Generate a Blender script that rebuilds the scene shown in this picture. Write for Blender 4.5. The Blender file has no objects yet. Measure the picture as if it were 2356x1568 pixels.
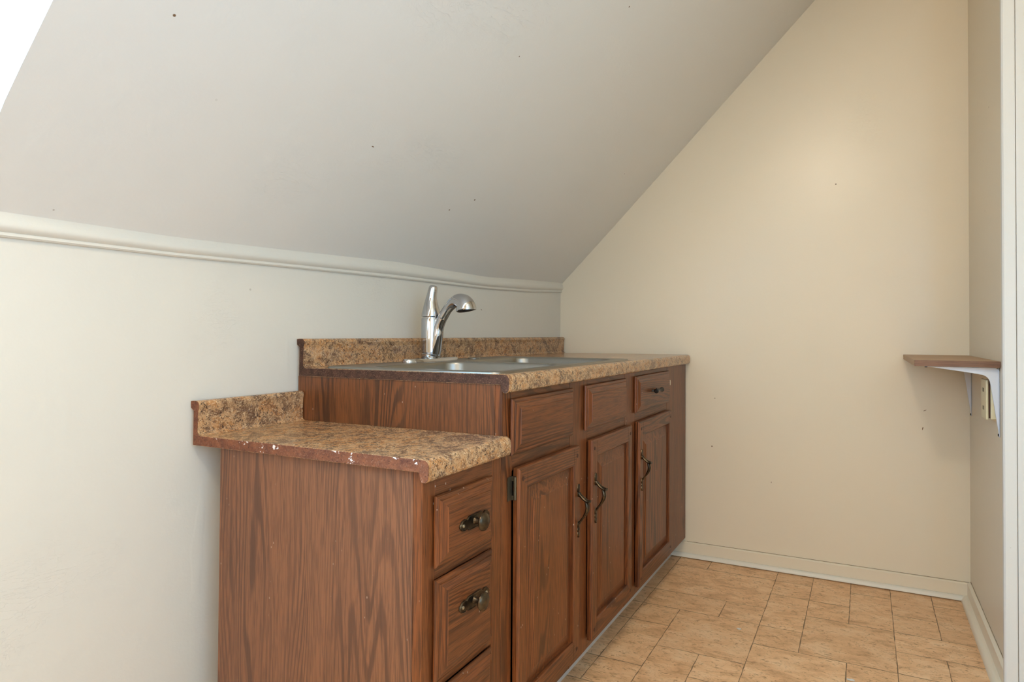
import bpy, bmesh, math, random
from mathutils import Vector, Matrix

# ------------------------------------------------------------------ camera, world, lights, exposure
SC = bpy.context.scene
COL = SC.collection
PI = math.pi

cam_data = bpy.data.cameras.new('camera')
cam = bpy.data.objects.new('camera', cam_data)
COL.objects.link(cam)
CY, CP, CR = -0.42771, 0.014515, 0.004310
Fv = Vector((math.sin(CY)*math.cos(CP), math.cos(CY)*math.cos(CP), math.sin(CP)))
Rv = Vector((math.cos(CY), -math.sin(CY), 0))
Uv = Rv.cross(Fv)
R2 = Rv*math.cos(CR) + Uv*math.sin(CR)
U2 = -Rv*math.sin(CR) + Uv*math.cos(CR)
cam.matrix_world = Matrix(((R2.x, U2.x, -Fv.x, 1.38863), (R2.y, U2.y, -Fv.y, -2.75748), (R2.z, U2.z, -Fv.z, 1.00769), (0, 0, 0, 1)))
cam_data.sensor_fit = 'HORIZONTAL'
cam_data.sensor_width = 36.0
cam_data.lens = 1416.41/2356*36.0
cam_data.shift_x = (1178-1344.49)/2356
cam_data.shift_y = (747.07-784)/2356
cam_data.clip_start = 0.02
SC.camera = cam

world = bpy.data.worlds.new('sky')
SC.world = world
world.use_nodes = True
wb = world.node_tree.nodes['Background']
wb.inputs['Color'].default_value = (0.80, 0.90, 1.0, 1)
wb.inputs['Strength'].default_value = 1.5


def area(name, loc, target, sx, sy, power, color):
    d = bpy.data.lights.new(name, 'AREA')
    d.shape = 'RECTANGLE'
    d.size, d.size_y, d.energy, d.color = sx, sy, power, color
    o = bpy.data.objects.new(name, d)
    COL.objects.link(o)
    o.location = loc
    o.rotation_euler = (Vector(target)-Vector(loc)).to_track_quat('-Z', 'Y').to_euler()
    return o


def bulb(name, loc, power, color, radius):
    d = bpy.data.lights.new(name, 'POINT')
    d.energy, d.color, d.shadow_soft_size = power, color, radius
    o = bpy.data.objects.new(name, d)
    COL.objects.link(o)
    o.location = loc
    return o


# cool daylight: the window in the right-hand wall of the room and the dormer window on the left
area('side_window_daylight', (2.02, -2.9, 1.36), (0.0, -2.9, 1.30), 1.25, 1.15, 22, (0.26, 0.58, 1.0))
area('dormer_window_daylight', (-0.52, -2.98, 1.88), (1.0, -2.98, 1.6), 1.1, 0.95, 112, (0.32, 0.635, 1.0))
# added warm fill from the unseen rear of the room, for the end wall
area('back_fill_light', (1.35, -5.50, 1.55), (1.2, -1.0, 1.2), 1.4, 1.2, 20, (1.0, 0.81, 0.60))
# the ceiling lamp of the room, above the camera
bulb('ceiling_lamp_light', (1.09, -2.90, 2.40), 39, (1.0, 0.82, 0.62), 0.06)

SC.view_settings.view_transform = 'Standard'
SC.view_settings.look = 'None'
SC.view_settings.exposure = -0.16
SC.view_settings.gamma = 1.0
SC.view_settings.use_curve_mapping = False


# ------------------------------------------------------------------ material helpers
def srgb(r, g, b):
    def f(c):
        c /= 255.0
        return c/12.92 if c <= 0.04045 else ((c+0.055)/1.055)**2.4
    return (f(r), f(g), f(b), 1)


class NT:
    def __init__(self, name, rough=0.5, metal=0.0, spec=0.5):
        self.m = bpy.data.materials.new(name)
        self.m.use_nodes = True
        self.t = self.m.node_tree
        self.b = self.t.nodes['Principled BSDF']
        self.b.inputs['Roughness'].default_value = rough
        self.b.inputs['Metallic'].default_value = metal
        self.b.inputs['Specular IOR Level'].default_value = spec

    def n(self, kind, **kw):
        o = self.t.nodes.new(kind)
        for k, v in kw.items():
            setattr(o, k, v)
        return o

    def l(self, a, b):
        self.t.links.new(a, b)

    def put(self, sock, v):
        if isinstance(v, (int, float, tuple)):
            sock.default_value = v
        else:
            self.l(v, sock)

    def coords(self, kind='Object', scale=(1, 1, 1), rand=0.0):
        c = self.n('ShaderNodeTexCoord').outputs[kind]
        mp = self.n('ShaderNodeMapping')
        mp.inputs['Scale'].default_value = scale
        if rand:
            oi = self.n('ShaderNodeObjectInfo')
            cm = self.n('ShaderNodeCombineXYZ')
            for i, f in enumerate((1.0, 1.7, 2.3)):
                mu = self.math('MULTIPLY', oi.outputs['Random'], rand*f)
                self.l(mu, cm.inputs[i])
            ad = self.n('ShaderNodeVectorMath', operation='ADD')
            self.l(c, ad.inputs[0])
            self.l(cm.outputs[0], ad.inputs[1])
            c = ad.outputs[0]
        self.l(c, mp.inputs['Vector'])
        return mp.outputs[0]

    def math(self, op, a, b=0.0, clamp=False):
        o = self.n('ShaderNodeMath', operation=op, use_clamp=clamp)
        self.put(o.inputs[0], a)
        self.put(o.inputs[1], b)
        return o.outputs[0]

    def noise(self, vec, scale, detail=3, rough=0.5, dist=0.0, out='Fac'):
        o = self.n('ShaderNodeTexNoise')
        o.inputs['Scale'].default_value = scale
        o.inputs['Detail'].default_value = detail
        o.inputs['Roughness'].default_value = rough
        o.inputs['Distortion'].default_value = dist
        self.l(vec, o.inputs['Vector'])
        return o.outputs[out]

    def voro(self, vec, scale, out='Distance', feature='F1'):
        o = self.n('ShaderNodeTexVoronoi', feature=feature)
        o.inputs['Scale'].default_value = scale
        self.l(vec, o.inputs['Vector'])
        return o.outputs[out]

    def ramp(self, fac, stops, interp='LINEAR'):
        o = self.n('ShaderNodeValToRGB')
        o.color_ramp.interpolation = interp
        e = o.color_ramp.elements
        while len(e) > 1:
            e.remove(e[-1])
        e[0].position, e[0].color = stops[0]
        for p, c in stops[1:]:
            x = e.new(p)
            x.color = c
        self.l(fac, o.inputs[0])
        return o.outputs[0]

    def mix(self, fac, a, b, mode='MIX'):
        o = self.n('ShaderNodeMix', data_type='RGBA', blend_type=mode)
        self.put(o.inputs[0], fac)
        self.put(o.inputs[6], a)
        self.put(o.inputs[7], b)
        return o.outputs[2]

    def color(self, v):
        self.put(self.b.inputs['Base Color'], v)

    def bump(self, h, strength=0.2, dist=0.002):
        o = self.n('ShaderNodeBump')
        o.inputs['Strength'].default_value = strength
        o.inputs['Distance'].default_value = dist
        self.l(h, o.inputs['Height'])
        self.l(o.outputs[0], self.b.inputs['Normal'])


BW0, BW1 = (0, 0, 0, 1), (1, 1, 1, 1)


def paint(name, col, rough=0.42, spec=0.4, specks=True, lumps=0.35):
    t = NT(name, rough, spec=spec)
    v = t.coords()
    c = t.mix(t.math('MULTIPLY', t.noise(v, 1.7, 4), 0.10), col, (col[0]*0.86, col[1]*0.84, col[2]*0.78, 1))
    if specks:
        cell = t.ramp(t.voro(v, 9.0), [(0.0, BW1), (0.022, BW1), (0.03, BW0)])
        keep = t.ramp(t.noise(v, 5.0, 1), [(0.52, BW0), (0.56, BW1)])
        c = t.mix(t.math('MULTIPLY', cell, keep), c, srgb(120, 92, 62))
    t.color(c)
    h = t.math('ADD', t.math('MULTIPLY', t.noise(v, 7.0, 4, 0.55), 1.0), t.math('MULTIPLY', t.noise(v, 160.0, 2), 0.10))

    drip = t.ramp(t.noise(t.coords(scale=(14, 14, 3)), 1.0, 2), [(0.66, BW0), (0.72, BW1)])
    h = t.math('ADD', h, t.math('MULTIPLY', drip, 0.12))
    sc = t.noise(t.coords(scale=(3.0, 1.0, 3.0)), 14.0, 5, 0.6, 1.5)
    h = t.math('ADD', h, t.math('MULTIPLY', t.ramp(sc, [(0.490, BW0), (0.5, (0.16, 0.16, 0.16, 1)), (0.510, BW0)]), t.ramp(t.noise(v, 3.0, 2), [(0.55, BW0), (0.68, BW1)])))
    t.bump(h, lumps, 0.004)
    return t.m


def wood(name, light, mid, dark, along='z', rough=0.36, ring=1.0, specks=0.5, grain=0.75, spec=0.45):
    """stained oak: cathedral rings stretched along the grain, fine open pores, a few flecks of wall paint"""
    t = NT(name, rough, spec=spec)
    k = {'z': (1, 1, 0.11), 'y': (1, 0.11, 1), 'x': (0.11, 1, 1)}[along]
    v = t.coords(scale=k, rand=3.0)
    sep = t.n('ShaderNodeSeparateXYZ')
    t.l(t.coords(rand=3.0), sep.inputs[0])
    if along == 'z':
        across = t.math('ADD', sep.outputs[0], sep.outputs[1])
    elif along == 'y':
        across = t.math('ADD', sep.outputs[0], sep.outputs[2])
    else:
        across = t.math('ADD', sep.outputs[1], sep.outputs[2])
    warp = t.noise(v, 5.5, 2, 0.45)
    warp2 = t.noise(v, 26.0, 3, 0.6)
    ph = t.math('ADD', t.math('MULTIPLY', across, 440.0*ring), t.math('ADD', t.math('MULTIPLY', warp, 170.0*ring), t.math('MULTIPLY', warp2, 7.5)))
    s = t.math('ADD', t.math('MULTIPLY', t.math('SINE', ph), 0.5), 0.5)
    kp = {'z': (1, 1, 0.03), 'y': (1, 0.03, 1), 'x': (0.03, 1, 1)}[along]
    vp = t.coords(scale=kp, rand=3.0)
    pore = t.noise(vp, 520.0, 2, 0.6)
    pore2 = t.noise(vp, 190.0, 2, 0.6)
    c = t.mix(t.noise(v, 9.0, 2), mid, light)
    gate = t.ramp(t.noise(v, 10.0, 2), [(0.40, (0.06, 0.06, 0.06, 1)), (0.60, BW1)])
    c = t.mix(t.math('MULTIPLY', t.math('MULTIPLY', t.ramp(s, [(0.50, BW0), (0.85, BW1)]), gate), grain), c, dark)
    c = t.mix(t.math('MULTIPLY', t.ramp(pore, [(0.50, BW0), (0.60, BW1)]), 0.60), c, dark)
    c = t.mix(t.math('MULTIPLY', t.ramp(pore2, [(0.53, BW0), (0.60, BW1)]), 0.28), c, dark)
    big = t.noise(t.coords(rand=3.0), 3.0, 3)
    c = t.mix(t.math('MULTIPLY', big, 0.30), c, mid)
    if specks:
        vo = t.coords(scale=(1, 1, 0.6), rand=3.0)
        cell = t.ramp(t.voro(vo, 62.0), [(0.0, BW1), (0.07, BW1), (0.10, BW0)])
        keep = t.ramp(t.noise(t.coords(rand=3.0), 16.0, 3), [(0.55, BW0), (0.60, BW1)])
        c = t.mix(t.math('MULTIPLY', t.math('MULTIPLY', cell, keep), specks), c, srgb(225, 205, 185))
    t.color(c)
    t.bump(t.math('ADD', t.math('MULTIPLY', pore, -0.6), t.math('MULTIPLY', s, 0.3)), 0.18, 0.0012)
    return t.m


def make_laminate():
    t = NT('speckled_brown_laminate', 0.19, spec=0.5)
    v = t.coords()
    big = t.noise(v, 16.0, 6, 0.70, 0.6)
    c = t.ramp(big, [(0.30, srgb(92, 66, 50)), (0.42, srgb(138, 102, 72)), (0.50, srgb(200, 158, 114)), (0.58, srgb(194, 138, 86)), (0.68, srgb(128, 92, 68)), (0.76, srgb(90, 68, 58))])
    md = t.noise(v, 75.0, 5, 0.72, 0.8)
    c = t.mix(t.ramp(md, [(0.50, BW0), (0.60, (0.85, 0.85, 0.85, 1))]), c, srgb(112, 80, 58))
    fl = t.noise(v, 150.0, 5, 0.72, 1.6)
    c = t.mix(t.ramp(fl, [(0.54, BW0), (0.60, BW1)]), c, srgb(218, 184, 142))
    dk = t.noise(v, 125.0, 5, 0.75, 1.8)
    gate = t.ramp(t.noise(v, 30.0, 4, 0.6), [(0.40, BW0), (0.56, BW1)])
    c = t.mix(t.math('MULTIPLY', t.ramp(dk, [(0.53, BW0), (0.58, BW1)]), t.math('ADD', t.math('MULTIPLY', gate, 0.75), 0.2)), c, srgb(46, 36, 34))
    gr = t.noise(v, 90.0, 4, 0.7, 2.0)
    c = t.mix(t.ramp(gr, [(0.60, BW0), (0.66, (0.7, 0.7, 0.7, 1))]), c, srgb(134, 122, 116))
    t.color(c)
    t.bump(t.noise(v, 220, 2), 0.05, 0.0006)
    return t.m


def make_raw_edge(name, a, b, chips):
    t = NT(name, 0.7, spec=0.2)
    v = t.coords()
    c = t.mix(t.ramp(t.noise(v, 45.0, 5, 0.7), [(0.35, BW0), (0.65, BW1)]), a, b)
    c = t.mix(t.ramp(t.noise(v, 320.0, 3), [(0.56, BW0), (0.66, (0.3, 0.3, 0.3, 1))]), c, srgb(160, 126, 104))
    c = t.mix(t.ramp(t.noise(v, 260.0, 3), [(0.60, BW0), (0.68, (0.7, 0.7, 0.7, 1))]), c, srgb(50, 34, 28))
    if chips:
        m = t.ramp(t.noise(t.coords(scale=(1, 1, 1.4)), 30.0, 4, 0.65), [(0.61, BW0), (0.63, BW1)])
        c = t.mix(m, c, srgb(226, 218, 214))
    t.color(c)
    t.bump(t.noise(v, 90.0, 5, 0.7), 0.6, 0.002)
    return t.m


def make_tile():
    t = NT('tan_stone_vinyl', 0.42, spec=0.35)
    v = t.coords()
    g = t.n('ShaderNodeNewGeometry').outputs['Random Per Island']
    cm = t.n('ShaderNodeCombineXYZ')
    for i in range(3):
        t.l(t.math('MULTIPLY', g, 7.0+i), cm.inputs[i])
    ad = t.n('ShaderNodeVectorMath', operation='ADD')
    t.l(v, ad.inputs[0])
    t.l(cm.outputs[0], ad.inputs[1])
    mp = t.n('ShaderNodeMapping')
    mp.inputs['Scale'].default_value = (1, 2.2, 1)
    t.l(ad.outputs[0], mp.inputs['Vector'])
    w = mp.outputs[0]
    c = t.ramp(t.noise(w, 9.0, 6, 0.62, 0.5), [(0.30, srgb(208, 160, 116)), (0.48, srgb(240, 194, 146)), (0.66, srgb(250, 212, 168))])
    c = t.mix(t.ramp(t.noise(w, 42.0, 6, 0.72, 1.4), [(0.54, BW0), (0.63, (0.80, 0.80, 0.80, 1))]), c, srgb(164, 116, 76))
    c = t.mix(t.ramp(t.noise(w, 70.0, 5, 0.7, 1.0), [(0.60, BW0), (0.68, (0.6, 0.6, 0.6, 1))]), c, srgb(236, 208, 168))
    c = t.mix(t.ramp(t.noise(w, 60.0, 5, 0.8, 1.8), [(0.625, BW0), (0.66, (0.8, 0.8, 0.8, 1))]), c, srgb(112, 74, 48))
    c = t.mix(t.math('MULTIPLY', g, 0.22), c, srgb(194, 150, 108))
    t.color(c)
    t.bump(t.noise(w, 30, 5), 0.10, 0.001)
    return t.m


def plain(name, col, rough=0.5, metal=0.0, noise=0.15, nscale=40.0, spec=0.5, col2=None, bump=0.0):
    t = NT(name, rough, metal, spec)
    v = t.coords()
    c2 = col2 or (col[0]*0.6, col[1]*0.6, col[2]*0.6, 1)
    t.color(t.mix(t.math('MULTIPLY', t.noise(v, nscale, 4), noise), col, c2))
    if bump:
        t.bump(t.noise(v, nscale, 4), bump, 0.001)
    return t.m


M = {}
CREAM = srgb(238, 226, 203)
M['wall'] = paint('cream_wall_paint', CREAM, rough=0.30, spec=0.5)
M['wall_left'] = paint('cool_lit_wall_paint', srgb(222, 216, 203), lumps=0.5)  # same cream as the end wall, paled to carry the cool daylight
M['wall_right'] = paint('cream_wall_paint_right', srgb(230, 218, 196), rough=0.34)
M['slope'] = paint('cool_lit_ceiling_paint', srgb(230, 226, 218), rough=0.45, spec=0.35, lumps=0.55)  # cream slope, whitened in its colour for the cool window light
M['white'] = paint('white_gloss_paint', srgb(222, 221, 217), rough=0.32, lumps=0.2)
M['oak_v'] = wood('stained_oak_upright_grain', srgb(144, 84, 42), srgb(114, 60, 28), srgb(44, 22, 12), 'z')
M['oak_h'] = wood('stained_oak_level_grain', srgb(140, 82, 44), srgb(110, 60, 30), srgb(46, 24, 14), 'y')
M['panel'] = wood('printed_oak_side_panel', srgb(140, 92, 62), srgb(124, 80, 54), srgb(74, 48, 36), 'z', rough=0.40, ring=1.0, specks=0.25, grain=0.8)
M['panel_shaded'] = wood('shaded_oak_side_panel', srgb(130, 78, 42), srgb(108, 62, 32), srgb(52, 32, 20), 'z', rough=0.36, ring=1.0, specks=0.3, grain=0.8)  # same laminate as the lower panel, with this side's shade mixed in
M['laminate'] = make_laminate()
M['raw'] = make_raw_edge('dark_raw_chipboard_edge', srgb(90, 62, 50), srgb(60, 42, 34), False)
M['raw_chip'] = make_raw_edge('reddish_raw_chipboard_edge', srgb(134, 84, 58), srgb(98, 60, 46), True)
M['tile'] = make_tile()
M['grout'] = plain('dark_tan_grout', srgb(138, 110, 82), 0.7)
M['shoe'] = paint('white_shoe_paint', srgb(236, 230, 216), rough=0.3)
M['toe'] = plain('worn_white_paint', srgb(206, 200, 192), 0.5, noise=0.3, nscale=25, bump=0.3)
M['toe_dark'] = plain('dark_toe_kick_board', srgb(60, 44, 34), 0.7)
M['brass'] = plain('antique_brass', srgb(120, 102, 78), 0.28, 0.9, noise=1.3, nscale=55, col2=srgb(32, 28, 26))
M['hinge'] = plain('aged_hinge_steel', srgb(112, 102, 84), 0.4, 0.8, noise=0.8, nscale=90)
M['screw'] = plain('bright_screw', srgb(200, 190, 165), 0.3, 0.9)
M['black'] = plain('black_iron', srgb(22, 20, 20), 0.35, 0.3)
M['plug'] = plain('dark_wood_plug', srgb(70, 38, 26), 0.5)
M['chrome'] = plain('polished_chrome', (0.52, 0.52, 0.53, 1), 0.05, 1.0, noise=0.0)
M['rubber'] = plain('black_rubber', srgb(24, 26, 32), 0.5)
M['shelf_top'] = wood('pale_shelf_wood', srgb(200, 168, 134), srgb(186, 152, 118), srgb(160, 124, 92), 'x', rough=0.5, specks=0)
M['shelf_end'] = wood('brown_shelf_end', srgb(142, 108, 86), srgb(126, 92, 72), srgb(104, 74, 58), 'x', rough=0.6, specks=0)
M['bracket'] = plain('white_enamelled_steel', srgb(228, 232, 240), 0.35, 0.0, noise=0.05)
M['ivory'] = plain('ivory_plastic', srgb(232, 222, 186), 0.4, noise=0.1)
M['dirt'] = plain('brown_dirt_line', srgb(214, 198, 170), 0.8, noise=1.5, nscale=28, col2=srgb(120, 92, 60))
M['mark'] = plain('brown_scuff', srgb(120, 84, 50), 0.8)
M['sticker'] = plain('ivory_bumper', srgb(226, 212, 186), 0.45)


def make_steel():
    t = NT('brushed_stainless_steel', 0.30, 1.0)
    v = t.coords(scale=(1, 0.02, 1))
    n = t.noise(v, 1800.0, 2)
    t.color(t.mix(n, srgb(160, 157, 150), srgb(142, 139, 132)))
    t.l(t.math('ADD', t.math('MULTIPLY', n, 0.08), 0.31), t.b.inputs['Roughness'])
    return t.m


def make_glass():
    m = bpy.data.materials.new('window_glass')
    m.use_nodes = True
    t = m.node_tree
    t.nodes.remove(t.nodes['Principled BSDF'])
    tr = t.nodes.new('ShaderNodeBsdfTransparent')
    gl = t.nodes.new('ShaderNodeBsdfGlossy')
    gl.inputs['Roughness'].default_value = 0.02
    mx = t.nodes.new('ShaderNodeMixShader')
    mx.inputs[0].default_value = 0.05
    t.links.new(tr.outputs[0], mx.inputs[1])
    t.links.new(gl.outputs[0], mx.inputs[2])
    t.links.new(mx.outputs[0], t.nodes['Material Output'].inputs['Surface'])
    return m


M['steel'] = make_steel()
M['glass'] = make_glass()


# ------------------------------------------------------------------ mesh helpers
class MB:
    """collects shapes into one mesh; o = origin the mesh coordinates are relative to"""
    def __init__(self, o=(0, 0, 0)):
        self.bm = bmesh.new()
        self.o = Vector(o)
        self.mi = 0

    def v(self, p):
        return self.bm.verts.new(Vector(p)-self.o)

    def face(self, vs, smooth=False):
        try:
            f = self.bm.faces.new(vs)
        except ValueError:
            return None
        f.material_index = self.mi
        f.smooth = smooth
        return f

    def box(self, x0, x1, y0, y1, z0, z1):
        q = [self.v((x, y, z)) for z in (z0, z1) for y in (y0, y1) for x in (x0, x1)]
        for f in ((0, 2, 3, 1), (4, 5, 7, 6), (0, 1, 5, 4), (2, 6, 7, 3), (0, 4, 6, 2), (1, 3, 7, 5)):
            self.face([q[i] for i in f])
        return self

    def prism(self, pts, axis, a, b, smooth=False, caps=True):
        """extrude a 2D outline along an axis; pts are the two other coordinates in xyz order"""
        def P(p, t):
            r = list(p)
            r.insert(axis, t)
            return r
        A = [self.v(P(p, a)) for p in pts]
        B = [self.v(P(p, b)) for p in pts]
        n = len(pts)
        for i in range(n):
            self.face([A[i], A[(i+1) % n], B[(i+1) % n], B[i]], smooth)
        if caps:
            self.face(A[::-1])
            self.face(B)
        return self

    def rings(self, rings, smooth=True, caps=True, closed=True):
        R = [[self.v(p) for p in r] for r in rings]
        for a, b in zip(R, R[1:]):
            n = len(a)
            for i in range(n if closed else n-1):
                self.face([a[i], a[(i+1) % n], b[(i+1) % n], b[i]], smooth)
        if caps:
            self.face(R[0][::-1])
            self.face(R[-1])
        return self

    def tube(self, pts, radii, seg=16, side=(0, 1, 0), flat=1.0, smooth=True):
        """sweep an ellipse; side = fixed binormal, flat = radius factor along the binormal"""
        P = [Vector(p) for p in pts]
        s = Vector(side).normalized()
        rr = []
        for i, p in enumerate(P):
            d = (P[min(i+1, len(P)-1)]-P[max(i-1, 0)]).normalized()
            n = s.cross(d).normalized()
            b = d.cross(n).normalized()
            r = radii[i] if isinstance(radii, (list, tuple)) else radii
            fl = flat[i] if isinstance(flat, (list, tuple)) else flat
            rr.append([p+n*r*math.cos(2*PI*k/seg)+b*r*fl*math.sin(2*PI*k/seg) for k in range(seg)])
        return self.rings(rr, smooth)

    def lathe(self, prof, c, axis=2, seg=32, smooth=True):
        """prof = [(radius, distance along axis)]"""
        rr = []
        for r, h in prof:
            ring = []
            for k in range(seg):
                a = 2*PI*k/seg
                q = [r*math.cos(a), r*math.sin(a)]
                q.insert(axis, h)
                ring.append(Vector(c)+Vector(q))
            rr.append(ring)
        return self.rings(rr, smooth)

    def build(self, name, mat, parent=None, bevel=0.0, seg=2, angle=35, auto=True):
        bm = self.bm
        bmesh.ops.remove_doubles(bm, verts=bm.verts, dist=1e-6)
        bmesh.ops.recalc_face_normals(bm, faces=bm.faces)
        me = bpy.data.meshes.new(name)
        bm.to_mesh(me)
        bm.free()
        for m in (mat if isinstance(mat, (list, tuple)) else [mat]):
            me.materials.append(m)
        o = bpy.data.objects.new(name, me)
        COL.objects.link(o)
        if parent is not None:
            o.parent = parent
            if parent.type == 'MESH':
                pass
            o.location = (0, 0, 0)
        else:
            o.location = self.o
        if bevel:
            b = o.modifiers.new('bevel', 'BEVEL')
            b.width = bevel
            b.segments = seg
            b.limit_method = 'ANGLE'
            b.angle_limit = math.radians(angle)
            b.harden_normals = False
            for f in me.polygons:
                f.use_smooth = True
            e = o.modifiers.new('normals', 'WEIGHTED_NORMAL')
            e.keep_sharp = True
        elif auto:
            sharp_by_angle(me, 40)
        return o


def sharp_by_angle(me, deg):
    bm = bmesh.new()
    bm.from_mesh(me)
    for e in bm.edges:
        if len(e.link_faces) == 2 and e.calc_face_angle(0) > math.radians(deg):
            e.smooth = False
    bm.to_mesh(me)
    bm.free()


def thing(name, loc, label, cat, group=None):
    o = bpy.data.objects.new(name, None)
    o.empty_display_size = 0.1
    COL.objects.link(o)
    o.location = loc
    o['label'] = label
    o['category'] = cat
    if group:
        o['group'] = group
    return o


def tag(o, label, cat, group=None):
    o['label'] = label
    o['category'] = cat
    if group:
        o['group'] = group
    return o


def struct(o, label=None, cat=None):
    o['kind'] = 'structure'
    if label:
        o['label'] = label
    if cat:
        o['category'] = cat
    return o


def lerp_table(tab, t):
    for (a, va), (b, vb) in zip(tab, tab[1:]):
        if t <= b:
            u = (t-a)/(b-a)
            u = max(0.0, min(1.0, u))
            return va+(vb-va)*u
    return tab[-1][1]


def catmull(pts, n=6):
    out = []
    P = [pts[0]]+list(pts)+[pts[-1]]
    for i in range(1, len(P)-2):
        p0, p1, p2, p3 = P[i-1], P[i], P[i+1], P[i+2]
        for k in range(n):
            t = k/n
            out.append(tuple(0.5*((2*b)+(-a+c)*t+(2*a-5*b+4*c-d)*t*t+(-a+3*b-3*c+d)*t**3) for a, b, c, d in zip(p0, p1, p2, p3)))
    out.append(tuple(pts[-1]))
    return out


# ------------------------------------------------------------------ the setting
W = 1.7525            # right wall of the nook
ZK, KS = 1.241, 1.01296   # height of the knee wall, slope run per rise
YW = -2.258           # where the slope stops at the roof window
TOPZ = 2.62           # flat ceiling
XT = (TOPZ-ZK)*KS
BACK, FAR = -5.6, 2.06

# floor: one sheet of vinyl printed as a modular stone pattern
MOD, TX, TY = 0.1413, 0.6283, -0.1192
tiles = [(0, 0, 3, 2), (0, 2, 2, 1), (2, 2, 1, 1), (0, 3, 1, 1), (0, 4, 1, 2), (1, 3, 2, 2), (1, 5, 1, 2), (2, 5, 1, 1),
         (3, 0, 1, 1), (3, 1, 1, 2), (3, 3, 1, 1), (3, 4, 2, 2), (5, 4, 1, 1), (4, 2, 2, 2), (4, -1, 1, 2), (4, 1, 1, 1),
         (5, -1, 1, 1), (5, 0, 1, 2), (6, -1, 1, 2), (6, 1, 1, 1), (7, -1, 1, 1), (7, 0, 1, 2), (6, 2, 2, 1), (6, 3, 1, 1),
         (7, 3, 1, 2), (3, -1, 1, 1), (0, -1, 1, 1), (1, -1, 2, 1), (-1, -1, 1, 3), (-1, 2, 1, 1), (-1, 3, 1, 1), (-1, 4, 1, 2),
         (-1, 6, 1, 1), (0, 6, 1, 1)]
random.seed(4)
occ = set()
for i, j, w, h in tiles:
    for a in range(w):
        for b in range(h):
            occ.add((i+a, j+b))
I0, I1, J0, J1 = -5, 20, -1, 39
for j in range(J0, J1):
    for i in range(I0, I1):
        if (i, j) in occ:
            continue
        opts = [(2, 2), (1, 2), (2, 1), (1, 1), (3, 2), (2, 2), (1, 2)]
        random.shuffle(opts)
        for w, h in opts+[(1, 1)]:
            cells = [(i+a, j+b) for a in range(w) for b in range(h)]
            if all(c not in occ and c[0] < I1 and c[1] < J1 for c in cells):
                occ.update(cells)
                tiles.append((i, j, w, h))
                break
fb = MB()
fb.mi = 1
fb.box(-0.12, FAR, BACK, 0.0, -0.06, -0.0006)
fb.mi = 0
g = 0.0012
for i, j, w, h in tiles:
    x0, x1 = max(TX+i*MOD+g, 0.0), min(TX+(i+w)*MOD-g, FAR)
    y1, y0 = min(TY-j*MOD-g, -0.001), max(TY-(j+h)*MOD+g, BACK)
    if x1 <= x0 or y1 <= y0:
        continue
    pts = []
    nx, ny = max(2, int((x1-x0)/0.02)), max(2, int((y1-y0)/0.02))
    jit = lambda: random.uniform(-0.0009, 0.0009)
    for k in range(nx):
        pts.append((x0+(x1-x0)*k/nx, y0+jit()))
    for k in range(ny):
        pts.append((x1+jit(), y0+(y1-y0)*k/ny))
    for k in range(nx):
        pts.append((x1-(x1-x0)*k/nx, y1+jit()))
    for k in range(ny):
        pts.append((x0+jit(), y1-(y1-y0)*k/ny))
    fb.face([fb.v((x, y, 0)) for x, y in pts])
struct(fb.build('floor', [M['tile'], M['grout']], auto=False))

# knee wall, end wall, right wall of the nook
struct(MB().box(-0.12, 0, BACK, 0.12, -0.06, ZK).build('wall_left', M['wall_left']))
ew = MB().box(-0.12, FAR, 0, 0.12, -0.06, TOPZ+0.1)
struct(ew.build('wall_end', M['wall']))
struct(MB().box(W, W+0.10, -0.715, 0, -0.06, TOPZ+0.1).build('wall_right', M['wall_right']))
struct(MB().box(W+0.10, FAR, -0.715, -0.60, -0.06, TOPZ+0.1).build('wall_front', M['wall']))
rw_ = MB()
for ya, yb, za, zb in ((BACK, -3.6, -0.06, TOPZ+0.1), (-2.2, 0, -0.06, TOPZ+0.1), (-3.6, -2.2, -0.06, 0.7), (-3.6, -2.2, 2.0, TOPZ+0.1)):
    rw_.box(FAR, FAR+0.1, ya, yb, za, zb)
struct(rw_.build('wall_room', M['wall']))
wf = MB()
for ya, yb, za, zb in ((-3.6, -3.55, 0.7, 2.0), (-2.25, -2.2, 0.7, 2.0), (-3.6, -2.2, 0.7, 0.75), (-3.6, -2.2, 1.95, 2.0), (-3.6, -2.2, 1.33, 1.37)):
    wf.box(FAR+0.02, FAR+0.07, ya, yb, za, zb)
w3 = struct(wf.build('window_3', M['white']))
MB().box(FAR+0.045, FAR+0.05, -3.55, -2.25, 0.75, 1.95).build('window_glass', M['glass'], w3)
# back wall of the room with its window opening
bw = MB()
bw.box(-0.12, 0.6, BACK-0.12, BACK, -0.06, TOPZ+0.1)
bw.box(1.9, FAR, BACK-0.12, BACK, -0.06, TOPZ+0.1)
bw.box(0.6, 1.9, BACK-0.12, BACK, -0.06, 0.9)
bw.box(0.6, 1.9, BACK-0.12, BACK, 2.2, TOPZ+0.1)
struct(bw.build('wall_back', M['wall']))
wf = MB()
for a, b, c, d in ((0.6, 1.9, 0.9, 0.95), (0.6, 1.9, 2.15, 2.2), (0.6, 0.65, 0.95, 2.15), (1.85, 1.9, 0.95, 2.15), (1.23, 1.27, 0.95, 2.15)):
    wf.box(a, b, BACK-0.08, BACK-0.03, c, d)
wo = struct(wf.build('window_2', M['white']))
MB().box(0.65, 1.85, BACK-0.06, BACK-0.055, 0.95, 2.15).build('window_glass', M['glass'], wo)
struct(MB().box(-0.12, FAR+0.1, BACK-0.12, 0.12, TOPZ+0.1, TOPZ+0.2).build('ceiling', M['wall']))

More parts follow.
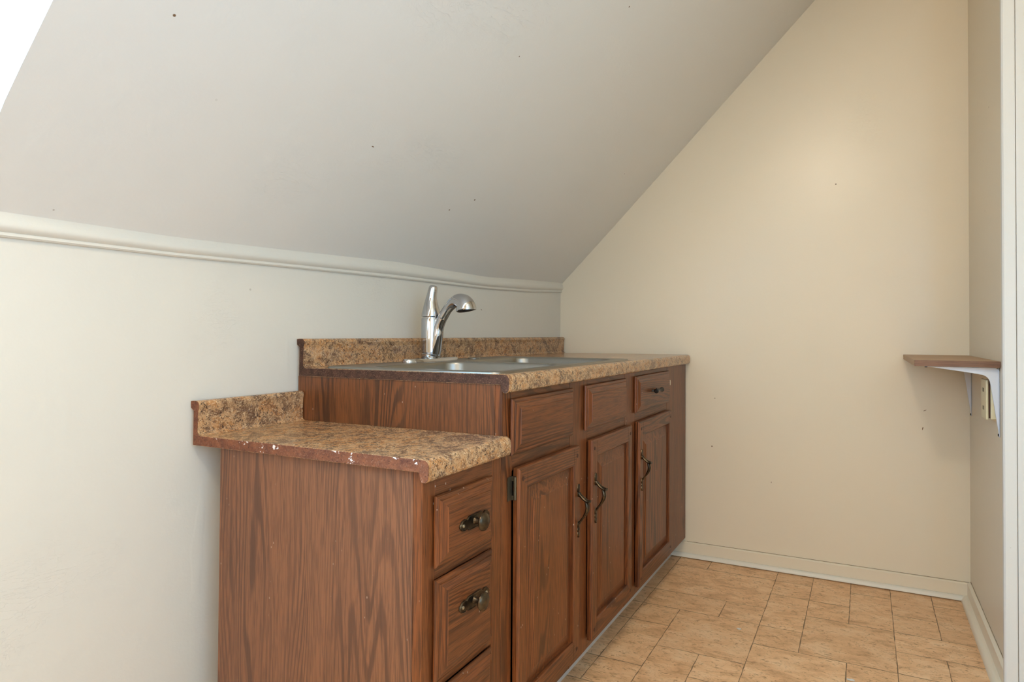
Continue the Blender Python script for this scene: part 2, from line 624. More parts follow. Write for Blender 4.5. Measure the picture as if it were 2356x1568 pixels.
# sloping ceiling: sags a little along its foot, thick, with a ragged edge at the roof window
SAG = [(-2.3, -0.034), (-1.9, -0.036), (-1.6, -0.028), (-1.2, -0.014), (-0.68, -0.018), (-0.3, 0.0), (0.0, 0.010)]


def slope_z(x, y):
    return ZK + x/KS + lerp_table(SAG, y)*math.exp(-x/0.22)


random.seed(7)
sl = MB()
ys = [0.0-0.06*k for k in range(int(-YW/0.06)+1)]+[YW]
xs = [0, 0.03, 0.06, 0.1, 0.15, 0.2, 0.3, 0.4, 0.5, 0.7, 0.9, 1.1, XT, XT+0.1]
edge = [0.004*math.sin(9*x)+0.003*math.sin(23*x+1) for x in xs]
grid = [[sl.v((x, y+(edge[i] if y == YW else 0), slope_z(x, y))) for i, x in enumerate(xs)] for y in ys]
top = [[sl.v((x-0.09, y+(edge[i] if y == YW else 0), slope_z(x, y)+0.09)) for i, x in enumerate(xs)] for y in ys]
for G, f in ((grid, 1), (top, -1)):
    for a, b in zip(G, G[1:]):
        for i in range(len(xs)-1):
            sl.face([a[i], a[i+1], b[i+1], b[i]][::f], True)
for A, B in ((grid[0], top[0]), (grid[-1], top[-1]), ([r[0] for r in grid], [r[0] for r in top]), ([r[-1] for r in grid], [r[-1] for r in top])):
    for i in range(len(A)-1):
        sl.face([A[i], A[i+1], B[i+1], B[i]])
struct(sl.build('ceiling_slope', M['slope']))


def slope_slab(name, x0, x1, y0, y1, mat=M['slope']):
    b = MB()
    n = [(x0, ZK+x0/KS), (x1, ZK+x1/KS), (x1-0.09, ZK+x1/KS+0.09), (x0-0.09, ZK+x0/KS+0.09)]
    b.prism(n, 1, y0, y1)
    return struct(b.build(name, mat))


# dormer: past the slope's end the room rises to the flat ceiling, with a window in the outer wall
DY, DX = -3.70, -0.55
slope_slab('ceiling_slope_back', 0, XT+0.1, BACK, DY)
ck = MB()
ck.prism([(DX, ZK-0.06), (-0.02, ZK-0.06), (0.0, ZK), (0.0, ZK+0.02), (XT-0.02, slope_z(XT-0.02, 0)+0.02), (XT, TOPZ+0.1), (DX, TOPZ+0.1)], 1, YW+0.0045, YW+0.085)
struct(ck.build('wall_dormer', M['slope']))
MBd = MB()
MBd.prism([(DX, ZK-0.06), (0.0, ZK-0.06), (0.0, ZK), (XT, TOPZ+0.1), (DX, TOPZ+0.1)], 1, DY-0.09, DY-0.001)
struct(MBd.build('wall_dormer_far', M['slope']))
dw = MB()
dw.box(DX-0.1, DX, DY-0.09, YW+0.085, ZK-0.06, 1.34)
dw.box(DX-0.1, DX, DY-0.09, YW+0.085, 2.42, TOPZ+0.1)
dw.box(DX-0.1, DX, DY-0.09, DY+0.08, 1.34, 2.42)
dw.box(DX-0.1, DX, YW-0.08, YW+0.085, 1.34, 2.42)
struct(dw.build('wall_dormer_outer', M['slope']))
struct(MB().box(DX-0.1, -0.12, DY-0.09, YW+0.085, ZK-0.06, ZK).build('trim_6', M['white']))['kind'] = 'structure'
struct(MB().box(DX-0.1, -0.12, DY-0.09, YW+0.085, TOPZ+0.1, TOPZ+0.2).build('ceiling_dormer', M['slope']))
fr = MB()
for ya, yb, za, zb in ((DY+0.08, DY+0.13, 1.34, 2.42), (YW-0.13, YW-0.08, 1.34, 2.42), (DY+0.13, YW-0.13, 1.34, 1.39), (DY+0.13, YW-0.13, 2.37, 2.42), (DY+0.13, YW-0.13, 1.86, 1.90)):
    fr.box(DX-0.07, DX-0.02, ya, yb, za, zb)
rw = struct(fr.build('window_1', M['white']))
MB().box(DX-0.045, DX-0.04, DY+0.13, YW-0.13, 1.39, 2.37).build('window_glass', M['glass'], rw)

# moulding along the top of the knee wall
BOT = [(-2.6, 1.174), (-1.9, 1.174), (-1.63, 1.179), (-1.21, 1.1845), (-0.68, 1.186), (-0.3, 1.197), (0.0, 1.2145)]
mo = MB()
rr = []
yy = -5.6
while yy < 0.0001:
    zb = lerp_table(BOT, yy)
    zt = ZK+lerp_table(SAG, max(yy, -2.3))+0.012
    h = zt-zb
    prof = [(0.0, 0.0), (0.006, 0.0), (0.009, 0.07), (0.0085, 0.15), (0.0075, 0.20), (0.0110, 0.26), (0.0150, 0.36), (0.0160, 0.48), (0.0145, 0.62), (0.0110, 0.78), (0.0105, 1.0), (0.0, 1.0)]
    rr.append([(x-0.0005, yy, zb+h*t) for x, t in prof])
    yy += 0.05
mo.rings(rr, smooth=True)
struct(mo.build('trim_1', M['wall_left']))

# baseboards with shoe mouldings
BH = 0.067


def quarter(cx, r, n=8):
    return [(cx, 0.0)]+[(cx+r*math.cos(PI/2*k/n), r*math.sin(PI/2*k/n)) for k in range(n+1)]


bb = MB()
bb.prism([(-0.0, 0.0), (-0.012, 0.0), (-0.012, BH-0.004), (-0.008, BH), (0.0, BH)], 0, 0.56, W)
be = struct(bb.build('baseboard_end', M['wall']))
MB().prism([(0.0, BH-0.0005), (-0.0015, BH-0.0005), (-0.0015, BH+0.0008), (0.0, BH+0.0010)], 0, 0.65, W).build('dirt_line', M['dirt'], be)
q = MB()
q.prism([(-0.0118, 0.0)]+[(-0.014-0.015*math.cos(PI/2*k/8), 0.004+0.016*math.sin(PI/2*k/8)) for k in range(9)]+[(-0.0118, 0.0188)], 0, 0.575, W-0.012, smooth=True)
struct(q.build('trim_2', M['shoe']))
br = MB()
br.prism([(W, 0.0), (W-0.012, 0.0), (W-0.012, BH), (W-0.004, BH+0.006), (W, BH+0.006)], 1, -0.715, -0.012)
b2 = struct(br.build('baseboard_right', M['wall']))
MB().prism([(W, BH+0.0055), (W-0.0015, BH+0.0055), (W-0.0015, BH+0.0068), (W, BH+0.0068)], 1, -0.715, -0.012).build('dirt_line', M['dirt'], b2)
q = MB()
q.prism([(W-0.012, 0.0)]+[(W-0.012-0.022*math.cos(PI/2*k/8), 0.022*math.sin(PI/2*k/8)) for k in range(9)], 1, -0.715, -0.012, smooth=True)
struct(q.build('trim_3', M['wall']))
# door casing at the end of the right wall, facing the room
cs = MB()
cs.prism([(W-0.018, -0.715), (W-0.018, -0.730), (W-0.014, -0.734), (W+0.0125, -0.734), (W+0.0125, -0.728), (W+0.0148, -0.728), (W+0.0148, -0.735), (W+0.10, -0.736), (W+0.10, -0.715)], 2, 0.0, TOPZ+0.1)
struct(cs.build('trim_4', M['white']))
# shoe moulding in front of the toe kick
q = MB()
q.prism([(0.558, 0.0), (0.558, 0.022)]+[(0.562+0.022*math.sin(PI/2*k/8), 0.022*math.cos(PI/2*k/8)) for k in range(9)], 1, -1.83, -0.012, smooth=True)
struct(q.build('trim_5', M['toe']))


# ------------------------------------------------------------------ cabinets
FX = 0.645        # plane of the face frames


def raised_door(root, y0, y1, z0, z1, x=FX):
    """frame-and-panel door, raised field, wood plugs in the corners"""
    b = MB(root.location)
    T, st, rl = 0.020, 0.038, 0.052
    xb, xf = x+0.0008, x+T
    e = 0.006

    def ring(yA, yB, zA, zB, xx):
        return [(xx, yA, zA), (xx, yB, zA), (xx, yB, zB), (xx, yA, zB)]
    seq = [(0.006, 0.006, xb), (0.006, 0.006, xb+0.003), (0, 0, xb+0.003), (0, 0, xb+0.005), (0, 0, xf-e), (0.0015, 0.0015, xf-0.003), (0.004, 0.004, xf), (st-0.003, rl-0.003, xf), (st, rl, xf-0.003),
           (st+0.001, rl+0.001, xf-0.012), (st+0.005, rl+0.005, xf-0.012), (st+0.034, rl+0.036, xf-0.0035), (st+0.037, rl+0.039, xf-0.0015)]
    R = [ring(y0+a, y1-a, z0+c, z1-c, xx) for a, c, xx in seq]
    V = [[b.v(p) for p in r] for r in R]
    for k, (A, B) in enumerate(zip(V, V[1:])):
        for i in range(4):
            b.mi = 1 if (i in (0, 2) and k < 9) else 0
            b.face([A[i], A[(i+1) % 4], B[(i+1) % 4], B[i]])
    b.mi = 0
    b.face(V[-1])
    b.face(V[0][::-1])
    # the two rails run between the stiles: thin dark joints
    b.mi = 2
    for zz in (z0+0.026, z1-0.026):
        for yy in (y0+st*0.45, y1-st*0.45):
            b.lathe([(0.0055, -0.001), (0.0055, 0.0006), (0.004, 0.0009)], (xf, yy, zz), axis=0, seg=14)
    for yy in (y0+st, y1-st):
        for za, zc in ((z0+0.004, z0+rl-0.003), (z1-rl+0.003, z1-0.004)):
            b.box(xf-0.001, xf+0.0002, yy-0.0004, yy+0.0004, za, zc)
    return b.build('door', [M['oak_v'], M['oak_h'], M['plug']], root)


def drawer_front(root, y0, y1, z0, z1, name='drawer_front', x=FX, m=None):
    """slab with a stepped, coved edge profile"""
    b = MB(root.location)
    xb, xf = x+0.0008, x+0.020
    seq = [(0.005, xb), (0.005, xb+0.003), (0, xb+0.003), (0, xb+0.006), (0.0015, xb+0.0085), (0.006, xb+0.0105), (0.009, xb+0.0105), (0.010, xb+0.0125), (0.024, xb+0.0175), (0.025, xf)]
    V = [[b.v(p) for p in ((xx, y0+a, z0+a), (xx, y1-a, z0+a), (xx, y1-a, z1-a), (xx, y0+a, z1-a))] for a, xx in seq]
    for k, (A, B) in enumerate(zip(V, V[1:])):
        for i in range(4):
            b.mi = 0 if i in (0, 2) else 1
            b.face([A[i], A[(i+1) % 4], B[(i+1) % 4], B[i]])
    b.mi = 0
    b.face(V[-1])
    b.face(V[0][::-1])
    return b.build(name, [M['oak_h'], M['oak_v']], root)


def face_frame(root, stiles, rails, x=FX, t=0.019):
    """stiles [(y0,y1,z0,z1)] and rails [(y0,y1,z0,z1)] in one frame"""
    b = MB(root.location)
    for y0, y1, z0, z1 in stiles:
        b.box(x-t, x, y0, y1, z0, z1)
    b.mi = 1
    for y0, y1, z0, z1 in rails:
        b.box(x-t, x-0.0004, y0, y1, z0, z1)
    return b.build('face_frame', [M['oak_v'], M['oak_h']], root, bevel=0.0012, seg=1)


def plate_outline(L, H, n=40):
    """scalloped plate: two round lobes joined by a waisted middle, along u (length L) and v (height H)"""
    pts = []
    for k in range(n):
        a = 2*PI*k/n
        c, s = math.cos(a), math.sin(a)
        u = L/2*math.copysign(abs(c)**0.75, c)
        f = abs(u)/(L/2)
        hh = H/2*(0.86 if f < 0.45 else (0.55 if f < 0.62 else (0.80 if f < 0.9 else 0.55)))
        pts.append((u, hh*math.copysign(abs(s)**0.6, s)))
    return pts


def drawer_pull(parent, root, y, z, x=FX+0.020):
    b = MB(root.location)
    L, H = 0.104, 0.034
    o = plate_outline(L, H)
    rings = []
    for sc, dx in ((1.0, 0.0), (1.0, 0.002), (0.93, 0.0034), (0.80, 0.0026)):
        rings.append([(x+dx, y+u*sc if sc == 1 else y+u*(1-(1-sc)*0.5), z+v*sc) for u, v in o])
    b.rings(rings, smooth=True)
    b.lathe([(0.009, 0.002), (0.0065, 0.006), (0.006, 0.016), (0.009, 0.019), (0.017, 0.0205), (0.0185, 0.023), (0.0175, 0.026), (0.012, 0.0295), (0.0, 0.0305)], (x, y, z), axis=0, seg=24)
    b.mi = 1
    for d in (-0.041, 0.041):
        b.lathe([(0.0035, 0.002), (0.0032, 0.0042), (0.0, 0.005)], (x, y+d, z), axis=0, seg=12)
    return b.build('drawer_pull', [M['brass'], M['screw']], parent)


def door_pull(parent, root, y, ztop, x=FX+0.020):
    """colonial pull: leaf plate, hooked ledge, bowed grip, lower scroll plate"""
    b = MB(root.location)
    Z = lambda t: ztop-0.146*t
    # upper leaf plate
    def plate(t0, t1, wid):
        n = 9
        rr = []
        for k in range(n+1):
            t = t0+(t1-t0)*k/n
            w = wid*math.sin(PI*(0.10+0.80*k/n))**0.7
            rr.append([(x, y-w, Z(t)), (x+0.0025, y-w*0.9, Z(t)), (x+0.0042, y, Z(t)), (x+0.0025, y+w*0.9, Z(t)), (x, y+w, Z(t))])
        b.rings(rr, smooth=True)
    plate(0.0, 0.17, 0.0085)
    plate(0.12, 0.24, 0.0065)
    plate(0.70, 0.83, 0.0060)
    plate(0.81, 0.90, 0.0075)
    plate(0.88, 1.0, 0.0068)
    # hooked ledge
    pts = catmull([(x+0.002, y, Z(0.16)), (x+0.006, y, Z(0.205)), (x+0.015, y, Z(0.255)), (x+0.026, y, Z(0.30)), (x+0.034, y, Z(0.318))], 5)
    n = len(pts)
    b.tube(pts, [0.0045+0.001*k/n for k in range(n)], 12, (0, 1, 0), [1.1+0.7*k/n for k in range(n)])
    b.tube([(x+0.033, y-0.010, Z(0.312)), (x+0.0345, y, Z(0.322)), (x+0.033, y+0.010, Z(0.312))], 0.0028, 8, (1, 0, 0))
    # bowed grip
    pts = catmull([(x+0.024, y, Z(0.30)), (x+0.027, y, Z(0.37)), (x+0.0285, y, Z(0.44)), (x+0.025, y, Z(0.52)), (x+0.017, y, Z(0.61)), (x+0.009, y, Z(0.68)), (x+0.004, y, Z(0.74))], 5)
    rad = []
    for k in range(len(pts)):
        t = k/(len(pts)-1)
        rad.append(0.0042+0.0018*math.sin(PI*min(1, t*1.4)) - 0.0012*t)
    b.tube(pts, rad, 12, (0, 1, 0), 1.45)
    o = b.build('door_handle', M['brass'], parent)
    return o


def hinge(parent, root, y, z, x=FX):
    b = MB(root.location)
    b.box(x+0.0005, x+0.0025, y-0.022, y-0.002, z-0.027, z+0.027)
    b.box(x+0.0005, x+0.013, y-0.006, y-0.002, z-0.027, z-0.017)
    b.box(x+0.0005, x+0.013, y-0.006, y-0.002, z+0.017, z+0.027)
    b.lathe([(0.0035, -0.026), (0.0038, -0.01), (0.0032, 0.0), (0.0038, 0.01), (0.0035, 0.026)], (x+0.0105, y-0.004, z), seg=12)
    return b.build('hinge', M['hinge'], parent)


# sink base cabinet
CZT = 0.892
YE = -1.571
sc_ = thing('sink_cabinet', (0.32, -0.80, 0.0), 'long brown oak base cabinet under the sink with three doors and three drawer fronts', 'cabinet')
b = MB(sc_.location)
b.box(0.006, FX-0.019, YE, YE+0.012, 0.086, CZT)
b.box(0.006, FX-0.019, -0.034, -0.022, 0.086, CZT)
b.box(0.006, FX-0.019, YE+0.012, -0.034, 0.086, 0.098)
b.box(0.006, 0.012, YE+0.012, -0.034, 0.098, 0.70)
b.build('side_panel', M['panel_shaded'], sc_)
b = MB(sc_.location)
b.box(0.54, 0.556, YE+0.012, -0.022, 0.0005, 0.086)
b.box(0.10, 0.54, YE+0.012, YE+0.024, 0.0005, 0.086)
b.build('toe_kick', M['toe_dark'], sc_)
face_frame(sc_, [(YE, -1.527, 0.086, CZT), (-1.222, -1.105, 0.086, CZT), (-0.795, -0.692, 0.086, CZT), (-0.305, -0.012, 0.086, CZT)],
           [(-1.527, -1.222, 0.845, CZT), (-1.527, -1.222, 0.69, 0.745), (-1.527, -1.222, 0.086, 0.128),
            (-1.105, -0.795, 0.845, CZT), (-1.105, -0.795, 0.69, 0.745), (-1.105, -0.795, 0.086, 0.128),
            (-0.692, -0.305, 0.845, CZT), (-0.692, -0.305, 0.69, 0.745), (-0.692, -0.305, 0.086, 0.128)])
d1 = raised_door(sc_, -1.526, -1.194, 0.116, 0.697)
d2 = raised_door(sc_, -1.108, -0.771, 0.116, 0.697)
d3 = raised_door(sc_, -0.694, -0.297, 0.116, 0.697)
door_pull(d1, sc_, -1.206, 0.592)
door_pull(d2, sc_, -1.086, 0.598)
door_pull(d3, sc_, -0.672, 0.598)
hinge(d1, sc_, -1.526, 0.652)
drawer_front(sc_, -1.542, -1.217, 0.728, 0.858)
drawer_front(sc_, -1.134, -0.803, 0.728, 0.858)
dr3 = drawer_front(sc_, -0.706, -0.303, 0.728, 0.858)
b = MB(sc_.location)
b.lathe([(0.006, -0.036), (0.0092, -0.034), (0.0080, -0.028), (0.0050, -0.018), (0.0040, 0.0), (0.0050, 0.018), (0.0080, 0.028), (0.0092, 0.034), (0.006, 0.036)], (0.684, -0.530, 0.797), axis=1, seg=16)
for d in (-0.026, 0.026):
    b.lathe([(0.0065, 0.0), (0.004, 0.003), (0.0035, 0.018)], (FX+0.020, -0.530+d, 0.797), axis=0, seg=12)
b.build('drawer_pull', M['black'], dr3)
b = MB(sc_.location)
o = [(0.005*math.cos(2*PI*k/20), 0.011*math.sin(2*PI*k/20)) for k in range(20)]
b.prism([(-0.268+u, 0.806+v) for u, v in o], 0, FX, FX+0.005)
b.build('bumper', M['sticker'], sc_, bevel=0.0015)

# drawer base cabinet, set off the wall
YL = -1.843
dc = thing('drawer_cabinet', (0.36, -1.71, 0.0), 'lower brown oak drawer cabinet with wood-print side, nearest the camera', 'cabinet')
LZT = 0.7538
b = MB(dc.location)
b.box(0.084, FX-0.022, YL, YL+0.012, 0.0005, LZT)
b.box(0.084, FX-0.022, YE-0.014, YE-0.002, 0.0005, LZT)
b.box(0.084, FX-0.022, YL+0.012, YE-0.014, 0.09, 0.10)
b.box(0.084, 0.09, YL+0.012, YE-0.014, 0.10, LZT)
b.build('side_panel', M['panel'], dc)
face_frame(dc, [(YL, -1.806, 0.0005, LZT), (-1.610, YE-0.0015, 0.0005, LZT)],
           [(-1.806, -1.610, 0.688, LZT), (-1.806, -1.610, 0.54, 0.575), (-1.806, -1.610, 0.33, 0.36), (-1.806, -1.610, 0.0005, 0.12)], t=0.022)
for (za, zb, zp) in ((0.565, 0.700, 0.628), (0.350, 0.542, 0.468), (0.110, 0.331, 0.24)):
    o = drawer_front(dc, -1.814, -1.620, za, zb, 'drawer')
    drawer_pull(o, dc, -1.705, zp)


# ------------------------------------------------------------------ countertops
def arc(cx, cz, r, a0, a1, n=6):
    return [(cx+r*math.cos(math.radians(a0+(a1-a0)*k/n)), cz+r*math.sin(math.radians(a0+(a1-a0)*k/n))) for k in range(n+1)]


def top_profile(cf, z):
    """cross-section x,z of a post-formed top with its backsplash, clockwise from the lower back"""
    sp = 0.0775
    back = [(0.012, z-0.022), (0.012, z+sp-0.022), (0.003, z+sp-0.016), (0.002, z+sp-0.001)]
    crest = [(0.010, z+sp)]+arc(0.020, z+sp-0.010, 0.010, 90, -20)+[(0.0275, z+sp-0.022), (0.026, z+0.012)]
    cove = arc(0.036, z+0.010, 0.010, 180, 270, 4)
    nose = arc(cf-0.014, z-0.012, 0.014, 80, 0, 6)+[(cf-0.0005, z-0.024)]+arc(cf-0.011, z-0.030, 0.0105, 10, -150, 6)
    under = [(cf-0.022, z-0.022)]
    return back, crest, cove, nose, under


def countertop(name, label, cf, z, y0, y1, hole, rawmat, overhang):
    root = thing(name, (0.3, (y0+y1)/2, z-0.022), label, 'countertop')
    back, crest, cove, nose, under = top_profile(cf, z)
    full = back+crest+cove+nose+under
    b = MB(root.location)
    sections = []
    if hole:
        hx0, hx1, hy0, hy1 = hole
        sections = [(full, y0, hy0), (full, hy1, y1)]
        rear = back+crest+cove+[(hx0, z), (hx0, z-0.022)]
        front = [(hx1, z-0.022), (hx1, z)]+nose+under
        sections += [(rear, hy0, hy1), (front, hy0, hy1)]
    else:
        sections = [(full, y0, y1)]
    for p, a, c in sections:
        b.prism(p, 1, a, c)
    b.build('laminate_top', M['laminate'], root)
    # bare chipboard end, a hair proud of the laminate's cut edge
    e = MB(root.location)

    def shrink(pts, d):
        out = []
        n = len(pts)
        cx = sum(p[0] for p in pts)/n
        for i, p in enumerate(pts):
            a, c = Vector(pts[i-1]), Vector(pts[(i+1) % n])
            t = (c-a)
            if t.length < 1e-9:
                out.append(p)
                continue
            t.normalize()
            nn = Vector((t.y, -t.x))
            out.append((p[0]+nn.x*d, p[1]+nn.y*d))
        return out
    sh = shrink(full, 0.0008)
    e.prism(sh, 1, y0-0.0012, y0+0.002)
    e.build('raw_edge', rawmat, root)
    return root


SINK = (0.105, 0.605, -1.545, -0.715)
countertop('sink_countertop', 'higher brown speckled laminate worktop with backsplash, holding the steel sink', 0.6655, 0.914, -1.5735, -0.014, SINK, M['raw'], 0.0)
countertop('drawer_countertop', 'lower short speckled laminate worktop with chipped raw edge and paint drips', 0.671, 0.7758, -1.857, YE-0.003, None, M['raw_chip'], 0.0)

# ------------------------------------------------------------------ sink
sk = thing('kitchen_sink', (0.35, -1.13, 0.914), 'double bowl stainless steel drop-in sink in the higher worktop', 'sink')


def rrect(x0, x1, y0, y1, r, n=6):
    pts = []
    for cx, cy, a in ((x1-r, y1-r, 0), (x0+r, y1-r, 90), (x0+r, y0+r, 180), (x1-r, y0+r, 270)):
        for k in range(n+1):
            t = math.radians(a+90*k/n)
            pts.append((cx+r*math.cos(t), cy+r*math.sin(t)))
    return pts


sx0, sx1, sy0, sy1 = 0.088, 0.628, -1.562, -0.698
bowls = [(0.195, 0.590, -1.520, -1.155), (0.195, 0.590, -1.110, -0.745)]
ZT = 0.914
b = MB(sk.location)
out = rrect(sx0, sx1, sy0, sy1, 0.022)
steps = [(0, ZT+0.0006), (0.0002, ZT+0.0038), (0.0025, ZT+0.0060), (0.012, ZT+0.0060), (0.018, ZT+0.0046)]
rg = []
cxm, cym = (sx0+sx1)/2, (sy0+sy1)/2
for d, z in steps:
    rg.append([(x, y, z) for x, y in rrect(sx0+d, sx1-d, sy0+d, sy1-d, 0.022-d*0.5)])
b.rings(rg, caps=False)
# deck sheet with two bowl openings: fill between the inner edge loop and the bowl loops
bm = b.bm
zd = ZT+0.0046
inner = [b.v((x, y, zd)) for x, y in rrect(sx0+0.018, sx1-0.018, sy0+0.018, sy1-0.018, 0.013)]
loops = [inner]
for bx0, bx1, by0, by1 in bowls:
    loops.append([b.v((x, y, zd)) for x, y in rrect(bx0, bx1, by0, by1, 0.05)])
edges = []
for lp in loops:
    for i in range(len(lp)):
        edges.append(bm.edges.new((lp[i], lp[(i+1) % len(lp)])))
bmesh.ops.triangle_fill(bm, use_beauty=True, use_dissolve=True, edges=edges)
b.build('sink_deck', M['steel'], sk, auto=False)
for bx0, bx1, by0, by1 in bowls:
    w = MB(sk.location)
    rg = []
    for d, z, r in ((0, zd, 0.05), (0.002, zd-0.003, 0.05), (0.003, zd-0.008, 0.05), (0.012, zd-0.13, 0.06), (0.03, zd-0.155, 0.07), (0.06, zd-0.16, 0.08), (0.14, zd-0.163, 0.035)):
        rg.append([(x, y, z) for x, y in rrect(bx0+d, bx1-d, by0+d, by1-d, r)])
    w.rings(rg, caps=False)
    w.face([w.v(p) for p in rg[-1]])
    bo = w.build('sink_bowl', M['steel'], sk)
    MB(sk.location).lathe([(0.045, 0.0), (0.043, 0.003), (0.03, 0.001), (0.028, -0.002)], ((bx0+bx1)/2, (by0+by1)/2, zd-0.161)).build('drain', M['chrome'], bo)
MB(sk.location).lathe([(0.021, 0.0), (0.021, 0.002), (0.018, 0.0042), (0.006, 0.005)], (0.135, -0.945, zd)).build('hole_cover', M['steel'], sk)

# ------------------------------------------------------------------ faucet
FY = -1.17
FXC = 0.126
ft = thing('faucet', (FXC, FY, zd), 'chrome single-lever faucet with pull-out spout standing on the sink', 'faucet')
b = MB(ft.location)
po = [(0.031*math.copysign(abs(math.cos(t))**0.7, math.cos(t)), 0.127*math.copysign(abs(math.sin(t))**0.8, math.sin(t))) for t in [2*PI*k/48 for k in range(48)]]
b.rings([[(FXC+0.004+u*s, FY+v*(1-(1-s)*0.25), zd+h) for u, v in po] for s, h in ((1.0, 0.0), (1.0, 0.006), (0.94, 0.0095), (0.80, 0.011))])
b.build('base_plate', M['chrome'], ft)
b = MB(ft.location)
z0 = zd+0.010
b.lathe([(0.0295, z0), (0.031, z0+0.003), (0.031, z0+0.013), (0.0285, z0+0.0145), (0.0275, z0+0.017), (0.0300, z0+0.019), (0.0305, 0.99), (0.0300, 1.052), (0.0290, 1.056)], (FXC, FY, 0), seg=40)
b.build('column', M['chrome'], ft)
b = MB(ft.location)
b.lathe([(0.0, 1.0565), (0.0275, 1.0568), (0.0275, 1.059), (0.0298, 1.0605), (0.0301, 1.0622)], (FXC, FY, 0), seg=40)
lv = catmull([(FXC, FY, 1.0620, 0.0301), (FXC, FY, 1.068, 0.0293), (FXC, FY, 1.080, 0.0270), (FXC-0.0005, FY, 1.097, 0.0228), (FXC, FY, 1.113, 0.0186), (FXC+0.0025, FY, 1.129, 0.0160), (FXC+0.0055, FY, 1.144, 0.0146), (FXC+0.0080, FY, 1.154, 0.0132), (FXC+0.0090, FY, 1.159, 0.0098), (FXC+0.0095, FY, 1.1610, 0.0040)], 5)
b.tube([p[:3] for p in lv], [p[3] for p in lv], 40, (0, 1, 0), 1.0)
b.build('lever_handle', M['chrome'], ft)
spts = [(0.137, 0.945, 0.0235), (0.142, 0.968, 0.0225), (0.149, 1.000, 0.0205), (0.157, 1.030, 0.0172), (0.171, 1.057, 0.0158)]
cp = catmull([(x, FY, z, r) for x, z, r in spts], 6)
b = MB(ft.location)
b.tube([p[:3] for p in cp], [p[3] for p in cp], 28, (0, 1, 0), 0.95)
b.build('spout', M['chrome'], ft)
hp = [(0.1716, 1.0580, 0.0150), (0.1722, 1.0588, 0.0160), (0.190, 1.083, 0.0152), (0.2105, 1.1015, 0.0172), (0.230, 1.1085, 0.0225), (0.2485, 1.1035, 0.0275), (0.258, 1.0935, 0.0302), (0.2615, 1.082, 0.0312), (0.262, 1.0800, 0.0300)]
cp = catmull([(x, FY, z, r) for x, z, r in hp], 6)
b = MB(ft.location)
b.tube([p[:3] for p in cp], [p[3] for p in cp], 32, (0, 1, 0), 1.0)
so = b.build('spray_head', M['chrome'], ft)
b = MB(ft.location)
d = Vector((0.22, 0, -1)).normalized()
c0 = Vector((0.262, FY, 1.0796))
b.tube([c0-d*0.002, c0+d*0.0014], 0.0278, 28, (0, 1, 0))
b.tube([c0+d*0.0005, c0+d*0.003], 0.012, 20, (0, 1, 0))
b.build('nozzle', M['rubber'], so)

# ------------------------------------------------------------------ shelf, brackets, wall plate
sh = thing('wall_shelf', (1.64, -0.30, 0.9125), 'small plain wooden shelf board in the right corner on white brackets', 'shelf')
b = MB(sh.location)
b.box(1.527, W-0.001, -0.597, -0.001, 0.913, 0.9315)
b.build('board', M['shelf_top'], sh, bevel=0.0008, seg=1)
b = MB(sh.location)
b.box(1.5272, W-0.001, -0.600, -0.5972, 0.9132, 0.9313)
b.build('cut_end', M['shelf_end'], sh)


def bracket(y, label):
    r = thing('shelf_bracket', (W, y, 0.913), label, 'bracket', 'white steel brackets under the wall shelf')
    b = MB(r.location)
    zt = 0.9127
    # flanges against shelf and wall
    b.box(1.556, W-0.004, y-0.008, y+0.008, zt-0.0016, zt)
    b.prism([(W-0.004, zt-0.0), (W-0.0024, zt-0.0), (W-0.0006, zt-0.012), (W-0.0006, 0.706), (W-0.0024, 0.706), (W-0.0024, zt-0.010)], 1, y-0.008, y+0.008)
    # pressed rib, deepest in the corner
    rib = [(1.566, zt-0.0016), (1.698, zt-0.0205)]+[(W-0.050+0.027*math.sin(math.radians(a)), zt-0.050+0.028*math.cos(math.radians(a))) for a in (0, 15, 30, 50, 70, 90)]+[(W-0.014, 0.80), (W-0.0024, 0.715), (W-0.0024, zt-0.006), (W-0.010, zt-0.0016)]
    b.prism(rib, 1, y-0.0035, y+0.0035)
    b.build('steel_arm', M['bracket'], r, bevel=0.0008, seg=1)
    s = MB(r.location)
    s.lathe([(0.0, -0.003), (0.004, -0.0022), (0.0042, 0.0)], (1.5605, y-0.004, zt-0.0015), seg=12)
    s.build('screw', M['black'], r)
    s = MB(r.location)
    s.lathe([(0.0042, 0.0), (0.004, 0.0022), (0.0, 0.003)], (W-0.0045, y, 0.712), axis=0, seg=12)
    s.build('screw', M['black'], r)
    return r


bracket(-0.575, 'white steel shelf bracket under the front end of the corner shelf')
bracket(-0.045, 'white steel shelf bracket in the wall corner under the back of the shelf')

ol = thing('wall_outlet', (W, -0.50, 0.81), 'cream electrical outlet with cover on right wall below the shelf', 'outlet')
b = MB(ol.location)
b.box(W-0.018, W-0.0005, -0.545, -0.460, 0.753, 0.872)
b.build('outlet_box', M['ivory'], ol, bevel=0.004, seg=2)
b = MB(ol.location)
b.box(W-0.0225, W-0.0182, -0.543, -0.462, 0.757, 0.868)
b.build('gap_shade', M['plug'], ol)  # dark slab between box and cover, painted shade of the open gap
b = MB(ol.location)
b.box(W-0.030, W-0.0227, -0.546, -0.459, 0.752, 0.873)
b.build('cover_plate', M['ivory'], ol, bevel=0.003, seg=2)
for zz in (0.84, 0.785):
    for yy in (-0.5105, -0.4955):
        b = MB(ol.location)
        b.box(W-0.0308, W-0.030, yy-0.0015, yy+0.0015, zz-0.006, zz+0.006)
        b.build('slot', M['black'], ol)

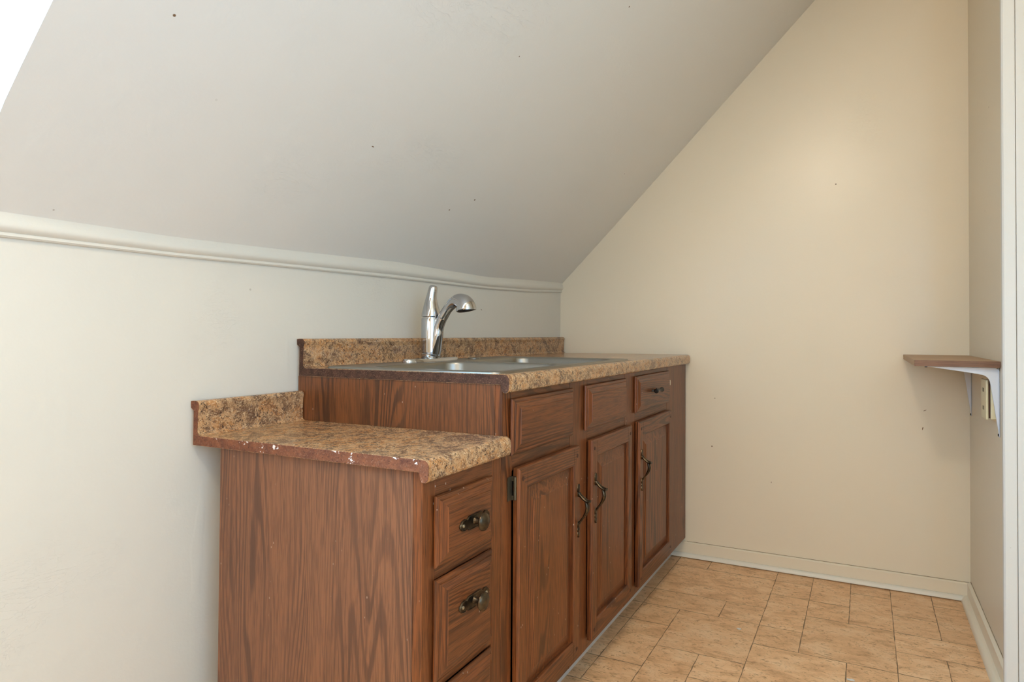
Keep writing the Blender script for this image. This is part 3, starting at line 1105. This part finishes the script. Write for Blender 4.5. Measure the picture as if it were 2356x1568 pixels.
# ------------------------------------------------------------------ knocks and flakes on the painted walls
def wall_mark(parent_name, pts, mat):
    p = bpy.data.objects[parent_name]
    for (c, u, v, n) in pts:
        c, u, v, n = Vector(c), Vector(u), Vector(v), Vector(n)
        b = MB(p.location)
        k = 8
        A = [b.v(c+u*math.cos(2*PI*i/k)*(0.7+0.3*math.sin(i*2.3))+v*math.sin(2*PI*i/k)-n*0.0005) for i in range(k)]
        B = [b.v(q.co+p.location+n*0.0011) for q in A]
        b.face(A[::-1])
        b.face(B)
        for i in range(k):
            b.face([A[i], A[(i+1) % k], B[(i+1) % k], B[i]])
        b.build('scuff_mark', mat, p)


wall_mark('wall_end', [((1.594, 0, 0.6415), (0.0022, 0, 0), (0.001, 0, 0.0062), (0, -1, 0)),
                       ((1.602, 0, 0.713), (0.008, 0, 0.004), (-0.0004, 0, 0.001), (0, -1, 0)),
                       ((1.02, 0, 0.372), (0.0015, 0, 0), (0, 0, 0.003), (0, -1, 0))], M['mark'])
wall_mark('wall_left', [((0, -0.765, 1.112), (0, 0.004, 0.004), (0, 0.001, -0.001), (1, 0, 0)),
                        ((0, -0.700, 1.102), (0, 0.006, -0.003), (0, 0.001, 0.001), (1, 0, 0))], M['mark'])
wall_mark('ceiling_slope', [((0.2515, -1.564, slope_z(0.2515, -1.564)), (0, 0.0055, 0), (0.0009, 0, 0.0009), (0.707, 0, -0.707))], M['mark'])

# ------------------------------------------------------------------ flakes on the floor
random.seed(3)
for (x, y, s, lab) in ((0.994, -0.607, 0.011, 'small white paint flake on the middle of the tan floor'), (1.349, -0.785, 0.013, 'small white paint flake on floor at the bottom edge of the photo')):
    b = MB((x, y, 0.0))
    pts = []
    for k in range(9):
        a = 2*PI*k/9
        r = s*(0.55+0.5*random.random())
        pts.append((x+r*math.cos(a), y+r*0.55*math.sin(a)))
    A = [b.v((px, py, 0.0004+0.002*random.random())) for px, py in pts]
    B = [b.v((px, py, v.co.z+0.0008)) for (px, py), v in zip(pts, A)]
    n = len(pts)
    b.face(A[::-1])
    b.face(B)
    for i in range(n):
        b.face([A[i], A[(i+1) % n], B[(i+1) % n], B[i]])
    tag(b.build('paint_flake', M['white']), lab, 'paint flake')
